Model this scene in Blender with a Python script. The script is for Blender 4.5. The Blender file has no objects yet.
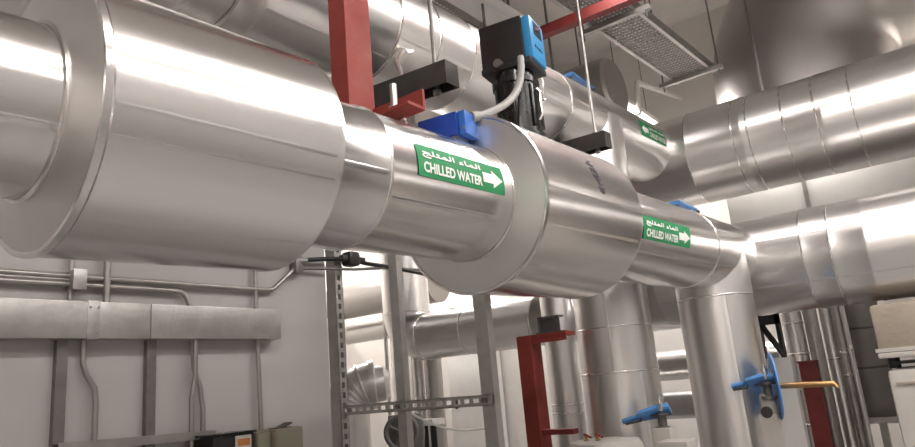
import bpy, bmesh, math, random
from mathutils import Vector, Matrix
random.seed(7)
SC = bpy.context.scene
COL = SC.collection
PI = math.pi
rad = math.radians
OFF = {}          # object name -> world position its mesh coordinates are measured from

# ------------------------------------------------------------------ materials
def mat(name, col, metal=0.0, rough=0.5, var=0.08, scale=6.0, bump=0.0, bscale=40.0,
        stretch=(1, 1, 1), rvar=0.08, dirt=None, dirt_amt=0.0, emit=None, estr=0.0, aniso=0.0, wave=0.0):
    m = bpy.data.materials.new(name); m.use_nodes = True
    nt = m.node_tree; N = nt.nodes; L = nt.links
    b = N['Principled BSDF']
    b.inputs['Metallic'].default_value = metal
    tc = N.new('ShaderNodeTexCoord'); mp = N.new('ShaderNodeMapping')
    mp.inputs['Scale'].default_value = stretch
    L.new(tc.outputs['Object'], mp.inputs['Vector'])
    n1 = N.new('ShaderNodeTexNoise'); n1.inputs['Scale'].default_value = scale
    n1.inputs['Detail'].default_value = 6
    L.new(mp.outputs['Vector'], n1.inputs['Vector'])
    r = N.new('ShaderNodeValToRGB')
    c0 = [max(0, c * (1 - var)) for c in col]; c1 = [min(1, c * (1 + var)) for c in col]
    r.color_ramp.elements[0].position = 0.3; r.color_ramp.elements[1].position = 0.7
    r.color_ramp.elements[0].color = (*c0, 1); r.color_ramp.elements[1].color = (*c1, 1)
    L.new(n1.outputs['Fac'], r.inputs['Fac'])
    out = r.outputs['Color']
    if dirt:
        n2 = N.new('ShaderNodeTexNoise'); n2.inputs['Scale'].default_value = 2.3; n2.inputs['Detail'].default_value = 8
        L.new(tc.outputs['Object'], n2.inputs['Vector'])
        rr = N.new('ShaderNodeValToRGB'); rr.color_ramp.elements[0].position = 0.52; rr.color_ramp.elements[1].position = 0.78
        rr.color_ramp.elements[1].color = (dirt_amt, dirt_amt, dirt_amt, 1)
        L.new(n2.outputs['Fac'], rr.inputs['Fac'])
        mx = N.new('ShaderNodeMix'); mx.data_type = 'RGBA'
        L.new(rr.outputs['Color'], mx.inputs['Factor']); L.new(out, mx.inputs[6]); mx.inputs[7].default_value = (*dirt, 1)
        out = mx.outputs[2]
    L.new(out, b.inputs['Base Color'])
    n3 = N.new('ShaderNodeTexNoise'); n3.inputs['Scale'].default_value = scale * 1.7; n3.inputs['Detail'].default_value = 4
    L.new(mp.outputs['Vector'], n3.inputs['Vector'])
    mr = N.new('ShaderNodeMapRange')
    mr.inputs['From Min'].default_value = 0.3; mr.inputs['From Max'].default_value = 0.7
    mr.inputs['To Min'].default_value = max(0.02, rough - rvar); mr.inputs['To Max'].default_value = min(1, rough + rvar)
    L.new(n3.outputs['Fac'], mr.inputs['Value']); L.new(mr.outputs['Result'], b.inputs['Roughness'])
    nrm = None
    if wave > 0:
        n5 = N.new('ShaderNodeTexNoise'); n5.inputs['Scale'].default_value = 3.2; n5.inputs['Detail'].default_value = 1
        L.new(tc.outputs['Object'], n5.inputs['Vector'])
        bw = N.new('ShaderNodeBump'); bw.inputs['Strength'].default_value = wave; bw.inputs['Distance'].default_value = 0.05
        L.new(n5.outputs['Fac'], bw.inputs['Height']); nrm = bw.outputs['Normal']
    if bump > 0:
        n4 = N.new('ShaderNodeTexNoise'); n4.inputs['Scale'].default_value = bscale; n4.inputs['Detail'].default_value = 5
        L.new(mp.outputs['Vector'], n4.inputs['Vector'])
        bp = N.new('ShaderNodeBump'); bp.inputs['Strength'].default_value = bump; bp.inputs['Distance'].default_value = 0.01
        L.new(n4.outputs['Fac'], bp.inputs['Height'])
        if nrm: L.new(nrm, bp.inputs['Normal'])
        nrm = bp.outputs['Normal']
    if nrm: L.new(nrm, b.inputs['Normal'])
    if emit:
        b.inputs['Emission Color'].default_value = (*emit, 1); b.inputs['Emission Strength'].default_value = estr
    return m

ALU = (0.80, 0.785, 0.77)
M = {
 'alu_y': mat('aluminium cladding', ALU, 1, 0.215, 0.03, 4, 0, 30, (3, .15, 3), 0.02),
 'alu_x': mat('aluminium cladding header', ALU, 1, 0.305, 0.03, 4, 0, 30, (.15, 3, 3), 0.015),
 'alu_z': mat('aluminium cladding riser', ALU, 1, 0.33, 0.03, 4, 0, 30, (3, 3, .15), 0.02),
 'alu_cr': mat('crumpled aluminium foil jacket', (0.80, .78, .74), 1, 0.33, 0.06, 6, 0.5, 9, (1, 1, 1), 0.08, wave=.35),
 'alu_dull': mat('dull grey cladding', (0.44, .42, .40), 0.8, 0.36, 0.03, 2, 0.0, 5, (1, 1, 1), 0.01),
 'band': mat('bright joint band', (0.88, 0.86, 0.83), 1, 0.20, 0.04, 20, rvar=.03),
 'galv': mat('galvanised steel', (0.50, 0.49, 0.47), 0.9, 0.42, 0.10, 14, 0.08, 60, dirt=(0.30, .29, .27), dirt_amt=.5),
 'galv_d': mat('dark galvanised steel', (0.23, 0.22, 0.21), 0.7, 0.45, 0.12, 14, 0.08, 60),
 'cond': mat('steel conduit', (0.40, 0.38, 0.36), 0.8, 0.38, 0.08, 14),
 'red': mat('red oxide paint', (0.27, 0.040, 0.030), 0, 0.68, 0.14, 9, 0.08, 50, dirt=(0.22, .05, .04), dirt_amt=.5),
 'red_d': mat('dark red paint', (0.20, 0.028, 0.025), 0, 0.5, 0.14, 9, 0.08, 50),
 'dark': mat('dark grey channel', (0.075, 0.07, 0.066), 0.5, 0.45, 0.12, 12),
 'black': mat('black plastic', (0.016, 0.015, 0.016), 0, 0.38, 0.1, 20, 0.05, 200),
 'blackg': mat('black gloss paint', (0.012, 0.012, 0.013), 0, 0.22, 0.1, 20),
 'blue_face': mat('light blue plastic', (0.035, 0.27, 0.56), 0, 0.35, 0.06, 10),
 'blue_box': mat('deep blue plastic', (0.012, 0.055, 0.33), 0, 0.35, 0.06, 10),
 'blue_side': mat('mid blue plastic', (0.03, 0.14, 0.50), 0, 0.35, 0.06, 10),
 'blue_h': mat('blue lever enamel', (0.09, 0.25, 0.56), 0, 0.40, 0.10, 14),
 'screen': mat('dark display glass', (0.03, 0.05, 0.07), 0, 0.12, 0.05, 10),
 'flex': mat('grey flexible conduit', (0.36, 0.355, 0.34), 0, 0.5, 0.06, 20),
 'green': mat('green vinyl sticker', (0.014, 0.25, 0.085), 0, 0.65, 0.08, 6),
 'white': mat('white vinyl print', (0.85, 0.87, 0.83), 0, 0.6, 0.03, 12),
 'ink': mat('dark marker ink', (0.13, 0.115, 0.14), 0, 0.6, 0.1, 30),
 'wall': mat('painted plaster', (0.47, 0.455, 0.445), 0, 0.75, 0.04, 2.5, 0.05, 60, dirt=(0.41, .395, .385), dirt_amt=.35),
 'alu_b': mat('aluminium cladding of upper pipe', ALU, 1, 0.315, 0.03, 4, 0, 30, (3, .15, 3), 0.02),
 'alu_end': mat('aluminium end plate', (0.74, .725, .71), 1, 0.40, 0.04, 4, 0, 9, (1, 1, 1), 0.04),
 'wall3': mat('grey painted plaster', (0.38, 0.37, 0.36), 0, 0.75, 0.06, 2.5, 0.05, 60),
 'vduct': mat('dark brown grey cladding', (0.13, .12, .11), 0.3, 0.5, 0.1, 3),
 'wall2': mat('cream plaster', (0.76, 0.73, 0.69), 0, 0.8, 0.04, 2.0, 0.05, 60, dirt=(0.68, .63, .58), dirt_amt=.35),
 'ceil': mat('ceiling plaster', (0.74, 0.71, 0.675), 0, 0.85, 0.08, 2.0, 0.05, 60),
 'floor': mat('painted concrete floor', (0.23, 0.225, 0.22), 0, 0.4, 0.1, 2.0, 0.08, 30, dirt=(0.17, .165, .16), dirt_amt=.6),
 'panel': mat('pale enclosure enamel', (0.80, 0.79, 0.76), 0, 0.45, 0.03, 5),
 'beige': mat('beige insulation fabric', (0.31, 0.265, 0.21), 0, 0.8, 0.07, 6, 0.3, 30, dirt=(0.30, .26, .20), dirt_amt=.5),
 'pad': mat('off white insulation board', (0.46, 0.435, 0.40), 0, 0.7, 0.06, 6, 0.2, 20, dirt=(0.40, .37, .32), dirt_amt=.5),
 'olive': mat('olive grey enclosure', (0.24, 0.23, 0.17), 0, 0.5, 0.05, 8),
 'whitejk': mat('white canvas pipe jacket', (0.78, 0.76, 0.73), 0.55, 0.36, 0.03, 6, 0.02, 14),
 'brass': mat('brass', (0.45, 0.27, 0.12), 0.8, 0.35, 0.1, 14),
 'orange': mat('orange print', (0.55, 0.20, 0.06), 0, 0.5, 0.05, 12),
 'paper': mat('paper label', (0.55, 0.52, 0.48), 0, 0.6, 0.05, 12),
 'iron': mat('grey cast iron', (0.16, 0.155, 0.15), 0.5, 0.5, 0.12, 14),
 'tube': mat('lit fluorescent tube', (0.9, 0.9, 0.9), 0, 0.5, 0.0, 5, emit=(1.0, 0.935, 0.885), estr=12.0),
 'lamp': mat('white lamp housing', (0.75, 0.75, 0.73), 0, 0.5, 0.03, 8),
}

# ------------------------------------------------------------------ mesh helpers
def frame(d, up=None):
    d = Vector(d).normalized()
    up = Vector(up) if up else (Vector((0, 0, 1)) if abs(d.z) < .95 else Vector((0, 1, 0)))
    s = d.cross(up).normalized(); u = s.cross(d).normalized()
    return d, s, u

def box(bm, c, size, rot=None, bev=0.0):
    r = bmesh.ops.create_cube(bm, size=1.0)
    vs = r['verts']
    Mx = Matrix.Translation(Vector(c)) @ (rot.to_4x4() if rot else Matrix()) @ Matrix.Diagonal((*size, 1))
    bmesh.ops.transform(bm, matrix=Mx, verts=vs)
    if bev > 0:
        es = list({e for v in vs for e in v.link_edges})
        bmesh.ops.bevel(bm, geom=es, offset=bev, segments=2, affect='EDGES', profile=.6)
    return bm

def span(bm, lo, hi, bev=0.0):
    lo, hi = Vector(lo), Vector(hi)
    return box(bm, (lo + hi) / 2, [abs(a) for a in (hi - lo)], None, bev)

def rev(bm, o, d, prof, n=64, cap0=True, cap1=True, up=None):
    o = Vector(o); d, s, u = frame(d, up)
    rings = []
    for t, r in prof:
        c = o + d * t
        rings.append([bm.verts.new(c + (s * math.cos(a) + u * math.sin(a)) * r)
                      for a in (2 * PI * k / n for k in range(n))])
    for a, b in zip(rings, rings[1:]):
        for k in range(n):
            bm.faces.new((a[k], a[(k + 1) % n], b[(k + 1) % n], b[k]))
    if cap0: bm.faces.new(list(reversed(rings[0])))
    if cap1: bm.faces.new(rings[-1])
    return bm

def tube(bm, pts, r, n=16, cap=True):
    pts = [Vector(p) for p in pts]
    rs = r if isinstance(r, (list, tuple)) else [r] * len(pts)
    tang = []
    for i in range(len(pts)):
        a = pts[max(0, i - 1)]; b = pts[min(len(pts) - 1, i + 1)]
        tang.append((b - a).normalized())
    d, s, u = frame(tang[0])
    rings = []
    for i, p in enumerate(pts):
        t = tang[i]
        s = (s - t * s.dot(t)).normalized(); u = s.cross(t).normalized()
        rings.append([bm.verts.new(p + (s * math.cos(2 * PI * k / n) + u * math.sin(2 * PI * k / n)) * rs[i]) for k in range(n)])
    for a, b in zip(rings, rings[1:]):
        for k in range(n):
            bm.faces.new((a[k], b[k], b[(k + 1) % n], a[(k + 1) % n]))
    if cap:
        bm.faces.new(rings[0]); bm.faces.new(list(reversed(rings[-1])))
    return bm

def bend(p, c, q, rad, k=8):
    """points of a polyline p-c-q with the corner c rounded"""
    p, c, q = Vector(p), Vector(c), Vector(q)
    a = (p - c).normalized(); b = (q - c).normalized()
    ang = a.angle(b); L = rad / math.tan(ang / 2)
    s = c + a * L; e = c + b * L
    bis = (a + b).normalized(); cen = c + bis * (rad / math.sin(ang / 2))
    out = []
    v0 = s - cen; v1 = e - cen; tot = v0.angle(v1); ax = v0.cross(v1).normalized()
    for i in range(k + 1):
        out.append(cen + Matrix.Rotation(tot * i / k, 3, ax) @ v0)
    return out

def extrude(bm, prof, o, d, length, side=None, up=None):
    """prof: closed 2D outline (side, up) extruded along d"""
    o = Vector(o); d = Vector(d).normalized()
    if side is None: d, side, up = frame(d)
    side = Vector(side); up = Vector(up)
    a = [bm.verts.new(o + side * x + up * y) for x, y in prof]
    b = [bm.verts.new(o + d * length + side * x + up * y) for x, y in prof]
    n = len(prof)
    for k in range(n):
        bm.faces.new((a[k], a[(k + 1) % n], b[(k + 1) % n], b[k]))
    bm.faces.new(list(reversed(a))); bm.faces.new(b)
    return bm

def upro(w, h, t):   # U channel outline, web at y=0, flanges up
    return [(-w / 2, 0), (w / 2, 0), (w / 2, h), (w / 2 - t, h), (w / 2 - t, t), (-w / 2 + t, t), (-w / 2 + t, h), (-w / 2, h)]

def new(): return bmesh.new()

def obj(name, bm, material, parent=None, angle=32):
    bmesh.ops.recalc_face_normals(bm, faces=bm.faces[:])
    me = bpy.data.meshes.new(name)
    if parent is not None:
        off = OFF[parent.name]
    else:
        xs = [v.co for v in bm.verts]
        off = Vector(((min(c.x for c in xs) + max(c.x for c in xs)) / 2, (min(c.y for c in xs) + max(c.y for c in xs)) / 2, min(c.z for c in xs)))
    bmesh.ops.translate(bm, vec=-off, verts=bm.verts[:])
    bm.to_mesh(me); bm.free()
    for p in me.polygons: p.use_smooth = True
    me.set_sharp_from_angle(angle=math.radians(angle))
    me.materials.append(M[material] if isinstance(material, str) else material)
    o = bpy.data.objects.new(name, me); COL.objects.link(o)
    if parent is not None: o.parent = parent
    else: o.location = off
    OFF[o.name] = off
    return o

def tag(o, label, cat, group=None):
    o['label'] = label; o['category'] = cat
    if group: o['group'] = group
    return o

def thing(name, label, cat, loc, group=None):
    o = bpy.data.objects.new(name, None); o.empty_display_size = .1
    COL.objects.link(o); o.location = loc; OFF[o.name] = Vector(loc)
    return tag(o, label, cat, group)

def struct(name, bm, m):
    o = obj(name, bm, m); o['kind'] = 'structure'; return o

# ------------------------------------------------------------------ camera
R = ((0.79208093, 0.6042908, -0.08625788), (0.20828901, -0.13473661, 0.96874235), (0.57378, -0.78528891, -0.23258943))
cd = bpy.data.cameras.new('camera'); cam = bpy.data.objects.new('camera', cd); COL.objects.link(cam)
cam.matrix_world = Matrix.Translation((0, 0, 1.6)) @ Matrix(R).transposed().to_4x4()
cd.sensor_fit = 'HORIZONTAL'; cd.sensor_width = 36; cd.lens = 36 * 679 / 915; cd.clip_start = .05
SC.camera = cam

# ------------------------------------------------------------------ the room
X0, X1, Y0, Y1, ZC = -8.8, 4.2, -3.2, 9.6, 6.6
b = new(); span(b, (X0, Y0, -.15), (X1, Y1, 0)); struct('floor', b, 'floor')
b = new(); span(b, (X0, Y0, ZC), (X1, Y1, ZC + .2)); struct('ceiling', b, 'ceil')
b = new(); span(b, (X0 - .2, Y1, -.15), (X1 + .2, Y1 + .2, ZC + .2)); struct('wall_back', b, 'wall2')
b = new(); span(b, (X0 - .2, Y0 - .2, -.15), (X1 + .2, Y0, ZC + .2)); struct('wall_rear', b, 'wall2')
b = new(); span(b, (X1, Y0, -.15), (X1 + .2, Y1, ZC + .2)); struct('wall_right', b, 'wall3')
b = new(); span(b, (X0 - .2, Y0, -.15), (X0, Y1, ZC + .2)); struct('wall_far_left', b, 'wall2')
WX = -2.92
b = new(); span(b, (WX - .2, Y0, 0), (WX, 2.66, ZC)); struct('wall_left', b, 'wall')

# ------------------------------------------------------------------ clad pipes
def ay(y): return -1.49 + .012 * (y - 1)          # main pipe axis x
def az(y): return 2.255 + .03 * (y - 1)           # main pipe axis z
def bz(y): return 3.42 + .05 * (y - 2.2)
BX = -2.19

def clad(parent, p0, p1, r, mtl, name='jacket_section', seam=None, n=72, lip=.0022, cap=False):
    """one length of sheet cladding: slightly raised lips at both ends and a longitudinal lap"""
    p0, p1 = Vector(p0), Vector(p1); d = p1 - p0; L = d.length
    bm = new()
    prof = [(0, r + lip), (.012, r + lip), (.02, r), (L - .02, r), (L - .012, r + lip), (L, r + lip)]
    if lip == 0: prof = [(0, r), (L, r)]
    rev(bm, p0, d, prof, n)
    if seam is not None:
        dd, s, u = frame(d)
        for a in (seam if isinstance(seam, (list, tuple)) else [seam]):
            c = p0 + (s * math.cos(a) + u * math.sin(a)) * (r - .001)
            ss = (s * -math.sin(a) + u * math.cos(a)); uu = (s * math.cos(a) + u * math.sin(a))
            extrude(bm, [(-.009, -.006), (.009, -.006), (.009, .001), (.005, .0026), (0, .0022), (-.009, .001)], c + dd * .005, dd, L - .01, ss, uu)
    return obj(name, bm, mtl, parent)

def band(parent, p, d, r, w=.018, h=.005, mtl='band', name='joint_band'):
    bm = new()
    d = Vector(d).normalized()
    rev(bm, Vector(p) - d * w / 2, d, [(0, r), (.003, r + h), (w / 2, r + h * 1.25), (w - .003, r + h), (w, r)], 72, False, False)
    return obj(name, bm, mtl, parent)

def A(y): return Vector((ay(y), y, az(y)))
def B(y): return Vector((BX, y, bz(y)))
dA = (A(3) - A(1)).normalized(); dB = (B(3) - B(1)).normalized()

pa = thing('chilled_water_pipe', 'large aluminium clad chilled water pipe crossing the foreground with two wide valve jackets', 'pipe', (ay(3), 3, 0))
clad(pa, A(-3.18), A(.60), .188, 'alu_y', seam=[rad(-28)])
# angle in frame(d=+Y): side = d x up = +X ; up = +Z  -> angle 0 faces +X
def cover(parent, P, ya, yb, r, ri, mtl='alu_y', seam=None):
    bm = new(); p0 = P(ya); d = P(yb) - P(ya); L = d.length
    rev(bm, p0, d, [(0, r - .012), (-.004, r - .006), (-.004, r + .002), (.010, r + .004), (.016, r), (L - .016, r), (L - .010, r + .003), (L + .002, r + .003), (L + .002, r - .005), (L, r - .012)], 96, False, False)
    if seam is not None:
        dd, s, u = frame(d)
        for a in seam:
            c = p0 + (s * math.cos(a) + u * math.sin(a)) * (r - .001)
            extrude(bm, [(-.008, -.006), (.008, -.006), (.008, .0006), (.004, .0014), (0, .0012), (-.008, .0006)], c + dd * .02, dd, L - .04,
                    (s * -math.sin(a) + u * math.cos(a)), (s * math.cos(a) + u * math.sin(a)))
    o = obj('valve_jacket', bm, mtl, parent)
    for t0, t1 in ((-.022, -.001), (L + .022, L + .001)):
        bm = new(); rev(bm, p0, d, [(t0, ri), (t1, r - .010)], 96, False, False); obj('end_plate', bm, 'alu_end', o)
    return o
vj = cover(pa, A, .568, 1.165, .306, .185, seam=[rad(-13), rad(-25), rad(-60)])
clad(pa, A(1.15), A(1.43), .2265, 'alu_y', seam=[math.radians(-12)])
band(pa, A(1.43), dA, .226, .016, .005)
clad(pa, A(1.43), A(2.16), .225, 'alu_y', seam=[math.radians(-30)])
band(pa, A(.545), dA, .189, .012, .006)
band(pa, A(2.086), dA, .226, .010, .004)
vs = cover(pa, A, 2.11, 2.97, .352, .22, seam=[math.radians(-24), math.radians(-1)])
clad(pa, A(2.94), A(5.45), .258, 'alu_y', seam=[math.radians(20), math.radians(-35)])
band(pa, A(4.45), dA, .258, .02, .004)
# drop into the floor
DAx, DAy = ay(5.0), 5.0
bm = new(); rev(bm, (DAx, DAy, .0), (0, 0, 1), [(0, .258), (az(5.0), .258)], 72)
extrude(bm, [(-.012, -.006), (.012, -.006), (.012, .0015), (.006, .004), (-.012, .001)], (DAx + .258 * math.cos(-1.05), DAy + .258 * math.sin(-1.05), 0), (0, 0, 1), 2.05,
        (-math.sin(-1.05), math.cos(-1.05), 0), (math.cos(-1.05), math.sin(-1.05), 0))
drA = obj('drop_leg', bm, 'alu_z', pa)
band(pa, (DAx, DAy, 2.05), (0, 0, 1), .258, .016, .004)
band(pa, (DAx, DAy, .9), (0, 0, 1), .258, .016, .004)
# hand lettering on the short jacket
def wrap(P, r, u, v, phi0, off, flip=1):
    """u metres along +Y from the axis point, v metres up the skin from angle phi0"""
    c = P(u); ph = phi0 + v / r
    return Vector((c.x + (r + off) * math.cos(ph), u, c.z + (r + off) * math.sin(ph)))
def strokes(P, r, y0, phi0, segs, w=.006, off=.0022):
    bm = new()
    for (ua, va, ub, vb) in segs:
        pts = []
        k = 4
        for i in range(k + 1):
            t = i / k
            pts.append(wrap(P, r, y0 + ua + (ub - ua) * t, va + (vb - va) * t, phi0, off))
        tube(bm, pts, w / 2, 6)
    return bm
segs = [(0, .1, .05, .085), (.05, .085, .03, .05), (.0, .055, .05, .045), (.0, .03, .045, .03), (.045, .03, .05, -.0), (.0, .0, .05, -.015),
        (.0, -.03, .055, -.035), (.02, -.03, .03, -.075), (.03, -.075, .06, -.07), (.01, -.1, .06, -.105), (.02, -.12, .05, -.14), (.05, -.14, .05, -.11), (.02, .12, .05, .13)]
obj('handwriting', strokes(A, .352, 2.54, math.radians(18), [(x0, y0 * .6, x1, y1 * .6) for x0, y0, x1, y1 in segs]), 'ink', vs)

# ------------------------------------------------------------------ flow direction stickers
def text_mesh(s, size):
    c = bpy.data.curves.new('t', 'FONT'); c.body = s; c.size = size; c.resolution_u = 3
    o = bpy.data.objects.new('t', c); COL.objects.link(o)
    dg = bpy.context.evaluated_depsgraph_get(); dg.update()
    me = bpy.data.meshes.new_from_object(o.evaluated_get(dg))
    bpy.data.objects.remove(o); bpy.data.curves.remove(c)
    return me
def flat_to(bm, poly_or_me, fx):
    if isinstance(poly_or_me, list):
        vs_ = [bm.verts.new(fx(x, y)) for x, y in poly_or_me]; bm.faces.new(vs_)
    else:
        me = poly_or_me
        vs_ = [bm.verts.new(fx(v.co.x, v.co.y)) for v in me.vertices]
        for p in me.polygons:
            try: bm.faces.new([vs_[i] for i in p.vertices])
            except ValueError: pass
ARAB = '\ufe9e\ufee0\ufe9c\ufee4\ufedf\u0627 \u0621\ufe8e\ufee4\ufedf\u0627'
def sticker(parent, P, r, ya, yb, phi_top, phi_bot, arrow_right=True, bold=.0012, skew=0.0):
    W = yb - ya; H = r * (phi_top - phi_bot)
    sk = lambda u, v: u + skew * v
    def F(off): return lambda x, y: wrap(P, r, ya + sk(x, y), y, phi_bot, off)
    bm = new(); nx, ny = 24, 14
    g = [[bm.verts.new(F(.0025)(W * i / nx, H * j / ny)) for j in range(ny + 1)] for i in range(nx + 1)]
    for i in range(nx):
        for j in range(ny): bm.faces.new((g[i][j], g[i + 1][j], g[i + 1][j + 1], g[i][j + 1]))
    lab = obj('flow_label', bm, 'green', parent)
    f = F(.0045)
    # arrow
    ah = H * .62; aw = W * .25; ac = H * .46
    if arrow_right: x0, sgn = W * .97, -1
    else: x0, sgn = W * .03, 1
    bm = new()
    hx = x0 + sgn * aw * .5; tx = x0 + sgn * aw
    def strip(p, q, k=5):
        for i in range(k):
            a0, a1 = i / k, (i + 1) / k
            y00 = p[0] + (p[1] - p[0]) * a0; y01 = p[0] + (p[1] - p[0]) * a1
            y10 = q[0] + (q[1] - q[0]) * a0; y11 = q[0] + (q[1] - q[0]) * a1
            flat_to(bm, [(p[2], y00), (q[2], y10), (q[2], y11), (p[2], y01)], f)
    strip((ac - ah * .27, ac + ah * .27, tx), (ac - ah * .27, ac + ah * .27, hx))
    strip((ac - ah * .5, ac + ah * .5, hx), (ac - .001, ac + .001, x0))
    obj('arrow', bm, 'white', lab)
    lx0, lx1 = (W * .05, W * .70) if arrow_right else (W * .32, W * .96)
    for s, yb_, hh in (('CHILLED WATER', H * .14, H * .30), (ARAB, H * .58, H * .25)):
        full = text_mesh(s, 1.0)
        if not len(full.vertices): continue
        lo = min(v.co.x for v in full.vertices); hi = max(v.co.x for v in full.vertices)
        yl = min(v.co.y for v in full.vertices); yh = max(v.co.y for v in full.vertices)
        sx = (lx1 - lx0) / (hi - lo); sy = hh / (yh - yl)
        for wi, word in enumerate(s.split(' ')):
            me = text_mesh(word, 1.0)
            wl = min(v.co.x for v in me.vertices); wh = max(v.co.x for v in me.vertices)
            dx = (lo - wl) if wi == 0 else (hi - wh)
            bm = new()
            for i, (ox, oy) in enumerate(((0, 0), (bold, 0), (-bold, 0), (0, bold), (0, -bold))):
                ff = F(.0045 + .0002 * i)
                flat_to(bm, me, lambda x, y: ff(lx0 + (x + dx - lo) * sx + ox, yb_ + (y - yl) * sy + oy))
            obj('lettering', bm, 'white', lab); bpy.data.meshes.remove(me)
        bpy.data.meshes.remove(full)
    return lab
sticker(pa, A, .225, 1.545, 2.02, rad(19.5), rad(-8), True, .0016)
sticker(pa, A, .258, 3.21, 3.89, rad(7), rad(-20), True, .0024)

# ------------------------------------------------------------------ the upper pipe behind
pb = thing('chilled_water_pipe', 'upper aluminium clad pipe running behind the foreground pipe and meeting the top header', 'pipe', (BX, 3.5, 0))
rB = .28
clad(pb, B(1.54), B(2.31), rB, 'alu_b', seam=[rad(-55)])
clad(pb, B(2.31), B(2.93), rB + .003, 'alu_b', seam=[rad(-30)])
clad(pb, B(2.93), B(4.1), rB, 'alu_b', seam=[rad(-8), rad(10)])
clad(pb, B(4.1), B(6.2), rB + .002, 'alu_b', seam=[rad(-4)])
for y in (2.31, 2.62, 2.93, 3.7, 4.1): band(pb, B(y), dB, rB + .002, .018, .004)
# gored elbow turning up at the near end
bm = new(); pts = bend(B(1.7), B(1.1), B(1.1) + Vector((0, 0, .9)), .38, 5)
tube(bm, [B(1.56)] + pts, rB + .004, 56); obj('gored_elbow', bm, 'alu_cr', pb, 12)
bm = new(); rev(bm, B(1.44), dB, [(0, rB), (.0, rB + .02), (.02, rB + .026), (.10, rB + .026), (.12, rB + .02), (.12, rB)], 72, False, False); obj('flange_jacket', bm, 'alu_cr', pb)
for i in (1, 3):
    q = pts[i]; dd = (pts[i + 1] - pts[i - 1]); band(pb, q, dd, rB + .003, .02, .006)
bm = new(); e = pts[-1]; rev(bm, e, (0, 0, 1), [(0, rB), (ZC - e.z - .01, rB)], 56); obj('upper_leg', bm, 'alu_z', pb)
DBx, DBy = BX + .03, 4.82
bm = new(); rev(bm, (DBx, DBy, 0), (0, 0, 1), [(0, .28), (bz(4.82), .28)], 72)
for a in (-1.3, -.6):
    extrude(bm, [(-.012, -.006), (.012, -.006), (.012, .0015), (.006, .004), (-.012, .001)], (DBx + .28 * math.cos(a), DBy + .28 * math.sin(a), 1.6 if a < -1 else 0), (0, 0, 1), 1.2 if a < -1 else 1.6,
            (-math.sin(a), math.cos(a), 0), (math.cos(a), math.sin(a), 0))
obj('drop_leg', bm, 'alu_z', pb)
band(pb, (DBx, DBy, 1.60), (0, 0, 1), .28, .016, .004)
band(pb, (DBx, DBy, 1.92), (0, 0, 1), .28, .010, .002)
sticker(pb, B, rB + .005, 5.36, 5.95, rad(19), rad(-9), False, .0026)

# ------------------------------------------------------------------ headers to the right
pc = thing('header_pipe', 'upper right aluminium clad header pipe running off the right edge under the big grey duct', 'pipe', (1, 6.2, 0))
CY, CZ, CR = 6.5, 3.543, .443
xs = [-2.5, -1.78, -1.28, -.65, 1.5, X1 - .01]
for i, (a, c) in enumerate(zip(xs, xs[1:])):
    clad(pc, (a, CY, CZ), (c, CY, CZ), CR + (.003 if i % 2 else 0), 'alu_x', seam=[rad(160), rad(205)])
for x in (-1.78, -1.36, -1.23, -.94, -.69, -.42): band(pc, (x, CY, CZ), (1, 0, 0), CR + .002, .016, .003)
# seam angles: frame(d=+X): side = d x up = -Y, up=+Z
pd = thing('header_pipe', 'lower right aluminium clad header pipe joining the foreground pipe at its far end', 'pipe', (1, 5.7, 0))
DY, DZ, DR = 5.7, 2.31, .376
xs = [-2.0, -.88, -.70, -.48, 2.0, X1 - .01]
for i, (a, c) in enumerate(zip(xs, xs[1:])):
    clad(pd, (a, DY, DZ), (c, DY, DZ), DR + (.003 if i % 2 else 0), 'alu_x', seam=[rad(22), rad(-32)])
for x in (-.88, -.70): band(pd, (x, DY, DZ), (1, 0, 0), DR + .002, .018, .003)
# hangers that carry the headers
for (yy, zt, ro, lab) in ((CY, CZ, CR, 'plain steel hanger rods and clamp of the upper right header'), (DY, DZ, DR, 'plain steel hanger rods and clamp of the lower right header')):
    t = thing('pipe_hanger', lab, 'pipe hanger', (2.4, yy, zt))
    bm = new(); rev(bm, (2.37, yy, zt), (1, 0, 0), [(0, ro + .004), (0, ro + .012), (.06, ro + .012), (.06, ro + .004)], 48, False, False); obj('clamp', bm, 'galv', t)
    bm = new(); tube(bm, [(2.4, yy, zt + ro), (2.4, yy, ZC)], .008, 8); obj('rod', bm, 'galv', t)

# big grey duct top right: comes along, turns down
FY, FZ, FR, FX = 7.95, 5.53, .90, -.95
t = thing('insulated_duct', 'huge dull grey round duct at top right that turns down behind the header', 'duct', (0, FY, 0))
bm = new(); pts = bend((3, FY, FZ), (FX, FY, FZ), (FX, FY, 0), .96, 18)
tube(bm, [pts[0] + Vector((.05, 0, 0))] + pts + [pts[-1] - Vector((0, 0, .05)), pts[-1] - Vector((0, 0, .2))], FR + .003, 64, False); obj('elbow', bm, 'alu_dull', t)
bm = new(); rev(bm, pts[0], (1, 0, 0), [(0, FR + .004), (X1 - pts[0].x - .01, FR + .004)], 64); obj('duct_run', bm, 'alu_dull', t)
bm = new(); rev(bm, (FX, FY, 3.56), (0, 0, 1), [(0, FR), (pts[-1].z - 3.56, FR)], 64, False, False); obj('duct_drop', bm, 'alu_dull', t)
bm = new(); tube(bm, [(-1.12, 6.55, 3.985), (-1.12, 6.55, ZC)], .013, 10)
span(bm, (-1.16, 6.49, 3.98), (-1.08, 6.61, 3.99)); tag(obj('hanger_rod', bm, 'galv_d'), 'thin dark rod standing in front of the left edge of the big grey duct', 'rod')
PL = thing('plenum_box', 'pale sheet metal plenum box between the two headers at right, under the big grey duct', 'plenum', (1, 7.5, 0))
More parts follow.
